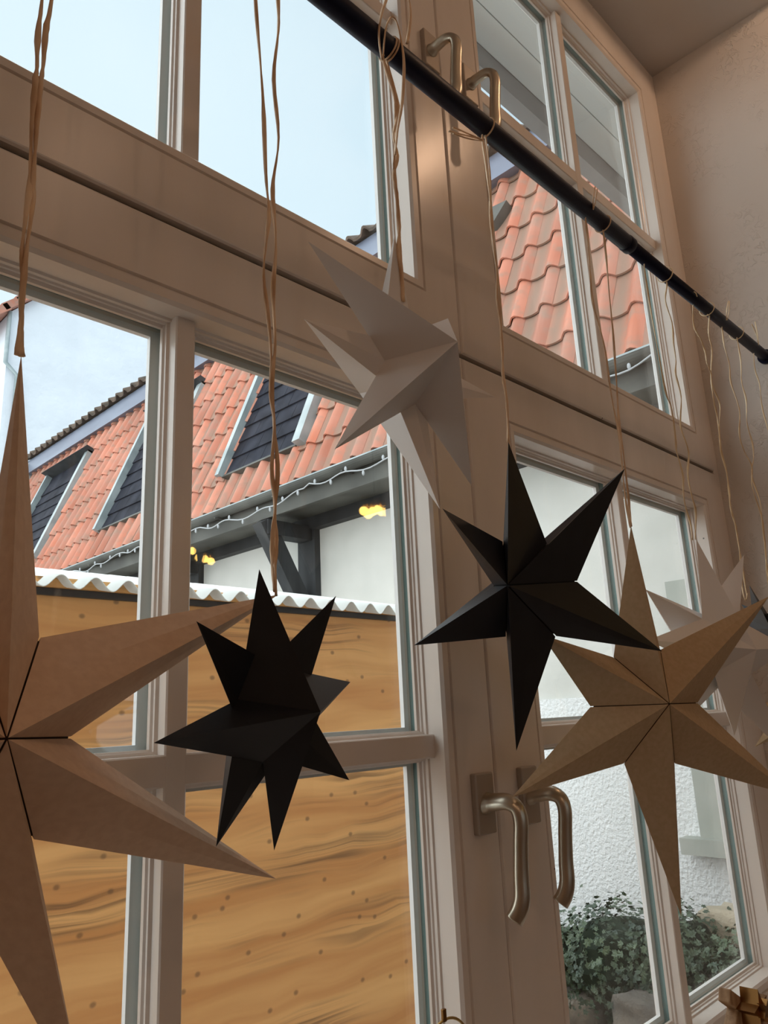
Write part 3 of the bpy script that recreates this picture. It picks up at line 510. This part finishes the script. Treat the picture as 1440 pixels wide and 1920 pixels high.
# ------------------------------------------------------------------ ornaments on the sill
def prism_star(name, c, ro, ri, n, half, mat_, parent, rot=0, label=None):
    vs = []
    for s in (-1, 1):
        for k in range(2*n):
            a = math.pi*k/n+rot; r_ = ro if k % 2 == 0 else ri
            vs.append((c[0]+r_*math.cos(a), c[1]+s*half, c[2]+r_*math.sin(a)))
    N = 2*n; fs = [(k, (k+1) % N, N+(k+1) % N, N+k) for k in range(N)]+[tuple(range(N-1, -1, -1)), tuple(range(N, 2*N))]
    return pyd(name, vs, fs, mat_, parent, label=label)
OC = Vector((1.152, .49, -.402))
orn = empty('wooden_ornament', (OC.x, OC.y, NZ0)); tag(orn, 'oak ornament of crossed bars with a small bronze star, standing on the window sill', 'ornament')
for ang, ln_, wd in ((150, .043, .0085), (222, .12, .012), (-28, .11, .0085), (-90, NZ0*-1-.395+.0, .010)):
    a = R(ang); d_ = Vector((math.cos(a), 0, math.sin(a))); p = Vector((-math.sin(a), 0, math.cos(a)))
    MB().obb(OC+d_*(ln_/2+.004)+Vector((0, .008, 0)), d_*(ln_/2-.004), p*wd, Vector((0, .008, 0))).obj('wooden_bar', OAK, orn, .0015)
prism_star('bronze_star', (OC.x, OC.y-.012, OC.z), .026, .011, 5, .012, BRONZE, orn, R(100))
prism_star('bronze_star_centre', (OC.x+.001, OC.y-.026, OC.z), .014, .006, 5, .004, BRONZE, orn, R(60))
RC = Vector((.560, .5, -.288))
rg = empty('ring_ornament', (RC.x, RC.y, NZ0)); tag(rg, 'thin gold wire ring ornament with a small peak on top, standing on the sill', 'ornament')
tube('ring', [(RC.x+.0305*math.cos(t), RC.y, RC.z+.0305*math.sin(t)) for t in [2*math.pi*k/40 for k in range(41)]], .0012, GOLD, rg, 8)
MB().obb((RC.x-.002, RC.y, RC.z+.034), (.0022, 0, 0), (0, .0015, 0), (0, 0, .005)).obj('peak', BRONZE, rg, .0006)
tube('stem', [(RC.x, RC.y, RC.z-.0305), (RC.x, RC.y, NZ0+.008)], .0015, GOLD, rg, 8)
tube('foot', [(RC.x, RC.y, NZ0+.008), (RC.x, RC.y, NZ0)], .03, GOLD, rg, 24)

# ------------------------------------------------------------------ pendant lamps in the room (their bulbs mirror in the panes)
BULB = bpy.data.materials.new('bulb_glow'); BULB.use_nodes = True
b_ = BULB.node_tree.nodes['Principled BSDF']; b_.inputs['Emission Color'].default_value = (1, .60, .13, 1); b_.inputs['Emission Strength'].default_value = 24
BRASS = mat('lamp_brass', (.4, .28, .12), .35, 1)
bm = bmesh.new(); bmesh.ops.create_uvsphere(bm, u_segments=12, v_segments=8, radius=.026); BM = bpy.data.meshes.new('bulb'); bm.to_mesh(BM); bm.free(); BM.materials.append(BULB)
def pendant(c, n, step, label, power, col=(1, .66, .39)):
    c = Vector(c); t = empty('pendant_lamp', (c.x, c.y, RZ1)); tag(t, label, 'lamp', 'pendant lamps in the room')
    tube('cable', [(c.x, c.y, RZ1), (c.x, c.y, c.z+.12)], .004, DARK, t)
    d_ = Vector(step); tube('arm_bar', [c-d_*(n/2)+Vector((0, 0, .1)), c+d_*(n/2)+Vector((0, 0, .1))], .01, BRASS, t)
    for k in range(n):
        p = c+d_*(k-(n-1)/2)
        tube('socket', [p+Vector((0, 0, .1)), p+Vector((0, 0, .03))], .014, BRASS, t)
        o = to_obj('bulb', BM, None, t); o.location = o.location+p+Vector((0, 0, (.010, -.012, .004, .014, 0, -.004)[k % 6]))
    return t
def unseen_lamp(c, power, label):
    c = Vector(c); t = empty('unseen_lamp', (c.x, c.y, RZ1)); tag(t, label, 'lamp')
    tube('cable', [(c.x, c.y, RZ1), (c.x, c.y, c.z+.06)], .004, DARK, t)
    tube('lamp_shade', [(c.x, c.y, c.z+.06), (c.x, c.y, c.z+.055), (c.x, c.y, c.z+.03)], [.02, .05, .07], BRASS, t, 20)
    ld = bpy.data.lights.new('lamp_light', 'POINT'); ld.energy = power; ld.color = (1, .63, .40); ld.shadow_soft_size = .03
    lo = bpy.data.objects.new('lamp_light', ld); link(lo); lo.parent = t; lo.location = c-Vector((0, 0, .03))-t.location
pendant((3.0, -1.6, 1.13), 6, (.036, .0, .007), 'row of warm bulbs hanging in the room, mirrored in the pane above the wooden shed', 0)
pendant((2.79, -3.1, 1.10), 4, (.05, 0, -.02), 'farther small group of warm bulbs mirrored beside the glazing bar', 0)
unseen_lamp((1.66, -.08, 1.80), 6, 'small brass ceiling lamp close above and behind the window niche')
unseen_lamp((-1.0, -1.6, 1.55), 8, 'added lamp out of view in the left half of the room')  # added to light the inner faces, clear of the mirrored view
unseen_lamp((.75, -.75, 1.70), 3.2, 'added lamp out of view over the middle of the room near the window')  # added to brighten the upward facets of the large kraft star
unseen_lamp((-.6, -3.6, 1.55), 10, 'added lamp out of view at the far back of the room')  # added out of view to lift the light inside

# ------------------------------------------------------------------ outside: eaves of this building
ev = empty('eaves_overhang', (0, YO, 1.8)); tag(ev, 'pale boarded eaves soffit with grey edge beam outside above the window', 'eaves')
ZS = 1.83; YB = ZS/1.856
for k in range(3):
    y0 = YO+.001+(YB-YO)*k/3; y1 = YO+(YB-YO)*(k+1)/3-.0015
    box('soffit_board', -2, 4.0, y0, y1, ZS, ZS+.02, SOFFIT, ev, .0015)
box('edge_beam', -2, 4.0, YB, YB+.045, 1.70*(YB+.045), ZS+.06, BEAM, ev)
box('eaves_top', -2, 4.0, YO+.001, YB+.045, ZS+.021, ZS+.06, BEAM, ev)
# ------------------------------------------------------------------ courtyard ground
tag(box('ground', -12, 12, YO, 26, -1.85, -1.7, PAVE), kind='structure')

# ------------------------------------------------------------------ wooden market hut
hut = empty('wooden_shed', (0, 2.0, -1.7)); tag(hut, 'knotty pine shed close outside the left window under a white corrugated roof', 'shed')
box('front_panel', -1.0, 2.42, 2.0, 2.03, -1.7, .338, PINE, hut)
box('side_panel', 2.39, 2.42, 2.03, 3.2, -1.7, .40, PINE, hut); box('side_panel', -1.0, -.97, 2.03, 3.2, -1.7, .40, PINE, hut)
box('back_panel', -1, 2.42, 3.2, 3.23, -1.7, .5, PINE, hut)
box('rail_shadow_strip', -1.02, 2.44, 1.985, 2.03, .338, .356, mat('rail_shadow_dark', (.03, .032, .036), .5), hut)  # dark colour partly stands in for shadow and reflection under the roof edge
box('roof_batten', -1.02, 2.44, 1.97, 2.03, .357, .382, PINE, hut)
vs = []; fs = []; NXc = 640; x0, x1 = -1.05, 2.47; NYc = 6
for th in (0, -.003):
    for j in range(NYc+1):
        yy = 1.9+1.45*j/NYc
        for i in range(NXc+1):
            xx = x0+(x1-x0)*i/NXc
            vs.append((xx, yy, .362+(yy-1.9)*.212-.0165*math.cos(2*math.pi*(xx-.190)/.0903)+th))
W_ = NXc+1; H_ = NYc+1
for j in range(NYc):
    for i in range(NXc):
        a = j*W_+i; fs.append((a, a+1, a+W_+1, a+W_)); b2 = a+W_*H_; fs.append((b2, b2+W_, b2+W_+1, b2+1))
for i in range(NXc):
    a = i; fs.append((a, a+W_*H_, a+1+W_*H_, a+1))
me = bpy.data.meshes.new('corrugated_sheet'); me.from_pydata(vs, [], fs); me.polygons.foreach_set('use_smooth', [True]*len(me.polygons)); to_obj('corrugated_sheet', me, PVC, hut)

# ------------------------------------------------------------------ tiled house across the courtyard
XE, ZE, SL = 4.2, 2.05, R(68); cs, sn = math.cos(SL), math.sin(SL); XW = 4.8; YEND = 14.7; YST = 0.9
house = empty('tiled_house', (XW, YST, -1.7)); tag(house, 'white house with a steep red tiled roof, slate dormers and black timber brackets', 'house')
box('wall', XW, XW+.2, YST, YEND, .05, 2.3, RENDERW, house)
box('stucco_plinth', XW-.03, XW+.2, YST, YEND, -1.7, .05, STUCCO, house)
box('end_wall', XW, XW+3, YEND-.1, YEND, -1.7, 5, RENDERW, house)
def RP(y, s, h=0): return Vector((XE+s*cs-sn*h, y, ZE+s*sn+cs*h))
LEN = 2.98
vs = [RP(YST, -.02, -.02), RP(YEND, -.02, -.02), RP(YEND, LEN, -.02), RP(YST, LEN, -.02)]; vs += [v+Vector((.04, 0, -.0)) for v in vs]
pyd('roof_deck', vs, [(0, 1, 2, 3), (4, 7, 6, 5), (0, 4, 5, 1), (1, 5, 6, 2), (2, 6, 7, 3), (3, 7, 4, 0)], mat('roof_underlay', (.06, .04, .03), .9), house)
def tile_geo(gw=.25, gl=.46, th=.016):
    prof = []
    for i in range(11):
        t = i/10
        if t < .48: h = .052*math.sin(math.pi*t/.48)
        else: h = -.010*math.sin(math.pi*(t-.48)/.52)
        prof.append(((t-.24)*gw*1.03, h))
    vs = []; fs = []; n = len(prof)
    for s, lift in ((0, .050), (gl, .022)):
        for d in (0, -th):
            for (uu, h) in prof: vs.append(Vector((s*cs-sn*(h+lift+d), uu, s*sn+cs*(h+lift+d))))
    for i in range(n-1):
        fs += [(i, i+1, 2*n+i+1, 2*n+i), (n+i, 3*n+i, 3*n+i+1, n+i+1), (i, n+i, n+i+1, i+1)]
    return vs, fs
tvs, tfs = tile_geo()
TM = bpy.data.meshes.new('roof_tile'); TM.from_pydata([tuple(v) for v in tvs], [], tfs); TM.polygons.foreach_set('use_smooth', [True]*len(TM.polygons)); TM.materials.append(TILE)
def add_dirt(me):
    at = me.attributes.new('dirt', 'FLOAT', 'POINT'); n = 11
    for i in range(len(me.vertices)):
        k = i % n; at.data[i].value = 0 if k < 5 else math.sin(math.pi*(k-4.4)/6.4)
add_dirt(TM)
# split the front edge from the smooth top
bm = bmesh.new(); bm.from_mesh(TM)
for e in bm.edges:
    if len(e.link_faces) == 2 and e.calc_face_angle(0) > R(50): e.smooth = False
bm.to_mesh(TM); bm.free()
DORM = [(5.32, 6.56), (8.22, 9.46), (11.6, 13.1)]; DS0, DS1 = .50, 2.45
rows = 8; gs = .378/sn; cells = []
j = 0; y = 6.854-.25*22
while y < YEND-.1:
    for k in range(rows):
        s = k*gs; mid = s+.2
        if any(a-.02 < y < b+.02 and DS0-.18 < mid < DS1+.1 for a, b in DORM): continue
        if y < YST+.1: continue
        cells.append((y, s))
    y += .25
cells.sort(key=lambda c_: c_[0])
rest = MB()
hl = Vector(house.location)
for i, (y, s) in enumerate(cells):
    base = RP(y, s); jit = random.uniform(-.004, .004)
    if i < 300:
        o = bpy.data.objects.new('roof_tile', TM); link(o); o.parent = house; o.location = base-hl+Vector((0, jit, 0)); o.rotation_euler = (random.uniform(-.012, .012), 0, random.uniform(-.006, .006))
    else: rest.add([v+base for v in tvs], tfs)
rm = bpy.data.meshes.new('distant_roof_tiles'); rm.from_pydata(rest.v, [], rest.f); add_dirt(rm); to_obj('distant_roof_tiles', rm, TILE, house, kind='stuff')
# lead band and the tile ends of the upper roof
zb = ZE+LEN*sn; xb = XE+LEN*cs
pyd('lead_band', [(xb-.17, YST, zb-.05), (xb-.17, YEND, zb-.05), (xb-.10, YEND, zb+.27), (xb-.10, YST, zb+.27), (xb+.1, YST, zb-.03), (xb+.1, YEND, zb-.03), (xb+.1, YEND, zb+.27), (xb+.1, YST, zb+.27)],
    [(0, 1, 2, 3), (4, 7, 6, 5), (0, 4, 5, 1), (1, 5, 6, 2), (2, 6, 7, 3), (3, 7, 4, 0)], LEAD, house)
uvs = []; ufs = []; n = 11
A2 = R(28); c2, s2 = math.cos(A2), math.sin(A2)
for (dd, lift) in ((0, .0), (.5, .0)):
    for d in (0, -.03):
        for i in range(n):
            t = i/10; h = .06*math.sin(math.pi*t/.48) if t < .48 else -.012*math.sin(math.pi*(t-.48)/.52)
            uvs.append((dd*c2-s2*(h+d), (t-.24)*.2575, dd*s2+c2*(h+d)))
for i in range(n-1): ufs += [(i, i+1, 2*n+i+1, 2*n+i), (n+i, 3*n+i, 3*n+i+1, n+i+1), (i, n+i, n+i+1, i+1)]
UM = bpy.data.meshes.new('ridge_tile'); UM.from_pydata(uvs, [], ufs); UM.materials.append(noisy(mat('shaded_dark_tile', (.1, .07, .05), .85), (.05, .04, .03), (.16, .11, .08), (1, 1, 1), 6, 4))  # darker than the roof tiles: shade of the undersides put into the colour
y = 6.854-.25*22
while y < YEND:
    if y > YST:
        o = bpy.data.objects.new('upper_tile', UM); link(o); o.parent = house; o.location = Vector((xb-.18, y, zb+.30))-hl
    y += .25
box('upper_batten', xb-.05, xb+.3, YST, YEND, zb+.27, zb+.30, TIMBER, house)
box('upper_roof_base', xb, xb+2.2, YST, YEND, zb-.5, zb+.26, TIMBER, house)
# slate dormers
for (a, b) in DORM:
    vs = [RP(a, DS0, -.01), RP(b, DS0, -.01), RP(b, DS1, -.01), RP(a, DS1, -.01), RP(a, DS0, .03), RP(b, DS0, .03), RP(b, DS1, .03), RP(a, DS1, .03)]
    dp = pyd('dormer_panel', vs, [(3, 2, 1, 0), (4, 5, 6, 7), (0, 1, 5, 4), (1, 2, 6, 5), (2, 3, 7, 6), (3, 0, 4, 7)], SLATE, house)
    nsl = 9; cw = (b-a)/4
    for r_ in range(nsl):
        for q in range(5):
            ya = a+cw*(q-(.5 if r_ % 2 else 0)); yb_ = ya+cw-.006
            ya, yb_ = max(ya, a), min(yb_, b)
            if yb_-ya < .03: continue
            s0 = DS0+r_*.215; s1 = s0+.235
            if s1 > DS1: continue
            P = [RP(ya, s0, .052), RP(yb_, s0, .052), RP(yb_, s1, .034), RP(ya, s1, .034), RP(ya, s0, .036), RP(yb_, s0, .036), RP(yb_, s1, .028), RP(ya, s1, .028)]
            pyd('slate', P, [(0, 1, 2, 3), (7, 6, 5, 4), (0, 4, 5, 1), (1, 5, 6, 2), (3, 2, 6, 7), (0, 3, 7, 4)], SLATE, dp)
    for e, wd in ((a, -.11), (b, .07)):
        lo_, hi_ = min(e, e+wd), max(e, e+wd)
        P = [RP(lo_, DS0-.04, -.01), RP(hi_, DS0-.04, -.01), RP(hi_, DS1, -.01), RP(lo_, DS1, -.01), RP(lo_, DS0-.04, .13), RP(hi_, DS0-.04, .13), RP(hi_, DS1, .13), RP(lo_, DS1, .13)]
        pyd('zinc_edge', P, [(3, 2, 1, 0), (4, 5, 6, 7), (0, 1, 5, 4), (1, 2, 6, 5), (2, 3, 7, 6), (3, 0, 4, 7)], ZINC, dp)
    P = [RP(a, DS0-.05, -.01), RP(b, DS0-.05, -.01), RP(b, DS0, -.01), RP(a, DS0, -.01), RP(a, DS0-.05, .08), RP(b, DS0-.05, .08), RP(b, DS0, .06), RP(a, DS0, .06)]
    pyd('bottom_flashing', P, [(3, 2, 1, 0), (4, 5, 6, 7), (0, 1, 5, 4), (1, 2, 6, 5), (2, 3, 7, 6), (3, 0, 4, 7)], GUTTER, dp)
    P = [RP(a-.11, DS1-.03, -.01), RP(b+.07, DS1-.03, -.01), RP(b+.07, DS1+.06, -.01), RP(a-.11, DS1+.06, -.01), RP(a-.11, DS1-.03, .22), RP(b+.07, DS1-.03, .22), RP(b+.07, DS1+.06, .18), RP(a-.11, DS1+.06, .18)]
    pyd('top_hood', P, [(3, 2, 1, 0), (4, 5, 6, 7), (0, 1, 5, 4), (1, 2, 6, 5), (2, 3, 7, 6), (3, 0, 4, 7)], TIMBER, dp)
vt = [RP(3.36, 2.02, .02), RP(3.46, 2.05, .02), RP(3.62, 2.50, .02), RP(3.18, 2.42, .02)]; vt += [v+Vector((-.10*sn, 0, .10*cs)) for v in vt]
pyd('roof_vent', vt, [(3, 2, 1, 0), (4, 5, 6, 7), (0, 1, 5, 4), (1, 2, 6, 5), (2, 3, 7, 6), (3, 0, 4, 7)], GUTTER, house)
# gutter, fascia, soffit
gv = []; gf = []; ns = 10
for yy in (YST, YEND):
    for rr_ in (.062, .056):
        for k in range(ns+1):
            a = math.pi+math.pi*k/ns; gv.append((XE-.045+rr_*math.cos(a), yy, ZE+.0+rr_*math.sin(a)))
m1 = ns+1
for k in range(ns): gf += [(k, k+1, 2*m1+k+1, 2*m1+k), (m1+k, 3*m1+k, 3*m1+k+1, m1+k+1)]
gf += [(0, 2*m1, 3*m1, m1), (ns, m1+ns, 3*m1+ns, 2*m1+ns)]
pyd('gutter', gv, gf, GUTTER, house)
box('gutter_rim', XE-.110, XE-.100, YST, YEND, ZE-.004, ZE+.008, ZINC, house)
fb = box('fascia', XE+.02, XE+.05, YST, YEND, ZE-.20, ZE-.0, GUTTER, house)
yy = 1.6
while yy < YEND:
    box('gutter_bracket', XE-.112, XE+.03, yy, yy+.02, ZE-.075, ZE-.065, GUTTER, house); yy += .95
box('eaves_soffit', XE+.05, XW, YST, YEND, ZE-.13, ZE-.11, GUTTER, house)
box('wall_plate', XW-.10, XW, YST, YEND, ZE-.25, ZE-.13, TIMBER, house)
for (a, b) in ((5.58, 5.84), (7.68, 7.90), (9.86, 10.2), (12.2, 12.5), (3.2, 3.42)):
    if b < 4: continue
    br = box('timber_post', XW-.07, XW, a, b, .3, ZE-.25, TIMBER, house)
    ym = (a+b)/2
    box('bracket_beam', XE-.0, XW-.07, ym-.09, ym+.09, ZE-.36, ZE-.22, TIMBER, br)
    MB().obb((XW-.33, ym, ZE-.68), Vector((-.27, 0, .46)), (0, .07, 0), Vector((.068, 0, .040))).obj('bracket_strut', TIMBER, br)
# grey window on the house wall
gw = box('grey_window', XW-.07, XW-.03, .95, 2.12, -.80, .74, GREYW, house)
box('sill', XW-.14, XW-.03, .85, 2.22, -.88, -.79, GREYW, gw)
box('dark_pane', XW-.075, XW-.065, 1.10, 1.97, -.66, .58, mat('dim_pane', (.10, .12, .12), .1), gw)
box('glazing_bar', XW-.085, XW-.07, 1.50, 1.56, -.66, .58, GREYW, gw); box('glazing_bar', XW-.085, XW-.07, 1.10, 1.97, .0, .05, GREYW, gw)
# string lights under the gutter
sl = empty('string_lights', (XE-.12, 1.9, ZE-.1)); tag(sl, 'clear unlit string of fairy lights along the gutter of the tiled house', 'string lights')
pts = []; yy = 1.3; k = 0
while yy < 13.8:
    sag = .05*abs(math.sin(yy*1.9))+.02*math.sin(yy*11)+(.05 if 4.9 < yy < 7.2 else 0)
    pts.append((XE-.125+.015*math.sin(yy*7), yy, ZE-.075-sag)); yy += .07
tube('cable', pts, .006, CLEAR, sl, 6)
bm = bmesh.new(); bmesh.ops.create_uvsphere(bm, u_segments=8, v_segments=6, radius=.012)
for v in bm.verts: v.co.z *= 1.9
BL = bpy.data.meshes.new('bulb_small'); bm.to_mesh(BL); bm.free(); BL.materials.append(CLEAR)
for i in range(2, len(pts), 3):
    o = to_obj('fairy_bulb', BL, None, sl); o.location = o.location+Vector(pts[i])+Vector((0, 0, -.026 if i % 2 else .022))

# ------------------------------------------------------------------ far gable building
gb = empty('gable_building', (10.3, 20, -1.7)); tag(gb, 'tall pale gable wall with a red tiled verge behind the tiled house', 'building')
pyd('gable_wall', [(6.33, 20, -1.7), (14.3, 20, -1.7), (14.3, 20, 11.0), (10.3, 20, 15.1), (6.33, 20, 11.05), (6.33, 24, -1.7), (14.3, 24, -1.7), (14.3, 24, 11.0), (10.3, 24, 15.1), (6.33, 24, 11.05)],
    [(0, 1, 2, 3, 4), (9, 8, 7, 6, 5), (0, 5, 6, 1), (1, 6, 7, 2), (2, 7, 8, 3), (3, 8, 9, 4), (4, 9, 5, 0)], GABLEW, gb)
for k in range(12):     # verge tiles stepping up the left slope
    t0 = k/12-.12; t1 = (k+1.3)/12-.12
    a = Vector((6.33, 19.85, 11.05)).lerp(Vector((10.3, 19.85, 15.1)), t0); b = Vector((6.33, 19.85, 11.05)).lerp(Vector((10.3, 19.85, 15.1)), t1)
    dr = (b-a)/2; nr = Vector((-.7, 0, .7))
    MB().obb((a+b)/2+nr*(.10+.03)+Vector((0, 2.1, 0)), dr-nr*.02, Vector((0, 2.2, 0)), nr*.10).obj('verge_tile', TILE, gb)
MB().obb((12.4, 22, 13.2), Vector((2.15, 0, -2.2)), (0, 2.2, 0), Vector((.08, 0, .08))).obj('right_slope', TILE, gb)
tube('downpipe', [(6.28, 19.9, 11), (6.28, 19.9, 9.5), (6.6, 19.9, 9.2), (6.6, 19.9, -1.7)], .06, ZINC, gb)

# ------------------------------------------------------------------ ivy on a stone trough
sw = empty('stone_border', (3.4, 2.0, -1.7)); tag(sw, 'low rough stone border under the ivy outside the lower right window', 'stone border')
def stone(c, s, mat_, seed, parent):
    bm = bmesh.new(); bmesh.ops.create_icosphere(bm, subdivisions=3, radius=1)
    for v in bm.verts:
        p = v.co.normalized(); q = Vector((abs(p.x)**.5*math.copysign(1, p.x), abs(p.y)**.5*math.copysign(1, p.y), abs(p.z)**.5*math.copysign(1, p.z)))*.78
        q *= 1+.25*noise.noise(p*1.7+Vector((seed, 0, 0)))
        v.co = Vector((q.x*s[0], q.y*s[1], q.z*s[2]))+Vector(c)
    me = bpy.data.meshes.new('stone'); bm.to_mesh(me); bm.free(); me.polygons.foreach_set('use_smooth', [True]*len(me.polygons)); to_obj('stone', me, mat_, parent)
k = 0
for row, (zc, hz) in enumerate(((-1.62, .15), (-1.42, .13))):
    y = .9+row*.17
    while y < 3.4:
        ly = random.uniform(.18, .30); stone((3.55+random.uniform(-.05, .05), y+ly, zc), (.24, ly*1.02, hz), STONE if random.random() < .75 else STONE_L, k*3.1, sw); y += 2*ly; k += 1
stone((3.42, 1.72, -1.34), (.20, .40, .16), STONE, 51.0, sw); stone((3.40, 2.45, -1.55), (.18, .30, .15), STONE, 57.0, sw)
box('core', 3.6, 4.7, .8, 3.5, -1.7, -1.40, SOIL, sw)
ol = empty('boulder', (4.05, 1.62, -1.1)); tag(ol, 'pale sandstone boulder poking out of the ivy against the white stucco', 'stone')
stone((4.05, 1.66, -1.16), (.28, .26, .25), STONE_L, 9.3, ol)
iv = empty('ivy_bush', (3.7, 2.1, -1.2)); tag(iv, 'dark green ivy bush spreading over the stones outside the lower right window', 'ivy')
LF = [(0, 0, 0), (.45, .1, .05), (.32, .38, .02), (.62, .62, -.02), (.22, .66, .06), (0, 1.05, -.04), (-.22, .66, .06), (-.62, .62, -.02), (-.32, .38, .02), (-.45, .1, .05)]
LFF = [(0, 1, 2), (0, 2, 3, 4), (0, 4, 5), (0, 5, 6), (0, 6, 7, 8), (0, 8, 9)]
LM = bpy.data.meshes.new('ivy_leaf'); LM.from_pydata(LF, [], LFF); LM.materials.append(LEAF)
lumps = [((3.75, 2.60, -1.30), (.36, .34, .24)), ((3.75, 2.15, -1.22), (.40, .34, .26)), ((3.8, 1.85, -1.20), (.34, .22, .25)), ((3.62, 2.6, -1.50), (.30, .30, .26)), ((3.78, 1.50, -1.22), (.32, .28, .22)),
         ((3.75, 1.25, -1.20), (.35, .25, .26)), ((3.50, 2.45, -1.60), (.28, .24, .24)), ((3.9, 2.95, -1.35), (.35, .3, .22)), ((3.7, 2.0, -1.36), (.2, .3, .12))]
cand = []
for i in range(17000):
    c_, s_ = random.choice(lumps); th = random.uniform(0, 2*math.pi); cz = random.uniform(-.6, 1); rr_ = math.sqrt(max(0, 1-cz*cz))
    nrm = Vector((rr_*math.cos(th), rr_*math.sin(th), cz)); r_ = random.uniform(.68, 1.1)+(.25 if random.random() < .04 else 0)
    p = Vector((c_[0]+nrm.x*s_[0]*r_, c_[1]+nrm.y*s_[1]*r_, c_[2]+nrm.z*s_[2]*r_))
    if nrm.x > .5: continue
    sz = random.uniform(.016, .034)
    face = (nrm+Vector((random.uniform(-.7, .7), random.uniform(-.7, .7), random.uniform(-.3, .7)))).normalized()
    q = face.to_track_quat('Z', 'Y').to_matrix().to_4x4()@Matrix.Rotation(random.uniform(0, 6.28), 4, 'Z')
    cand.append((p.length-8*sz*(nrm.x < 0), Matrix.Translation(p)@q@Matrix.Scale(sz, 4)))
cand.sort(key=lambda t: t[0])
il = Matrix.Translation(-Vector(iv.location)); lm = MB()
for i, (d_, M_) in enumerate(cand):
    if i < 300:
        o = bpy.data.objects.new('leaf', LM); link(o); o.parent = iv; o.matrix_local = il@M_
    else: lm.add([M_@Vector(v) for v in LF], LFF)
lm.obj('foliage', LEAF, iv, kind='stuff')
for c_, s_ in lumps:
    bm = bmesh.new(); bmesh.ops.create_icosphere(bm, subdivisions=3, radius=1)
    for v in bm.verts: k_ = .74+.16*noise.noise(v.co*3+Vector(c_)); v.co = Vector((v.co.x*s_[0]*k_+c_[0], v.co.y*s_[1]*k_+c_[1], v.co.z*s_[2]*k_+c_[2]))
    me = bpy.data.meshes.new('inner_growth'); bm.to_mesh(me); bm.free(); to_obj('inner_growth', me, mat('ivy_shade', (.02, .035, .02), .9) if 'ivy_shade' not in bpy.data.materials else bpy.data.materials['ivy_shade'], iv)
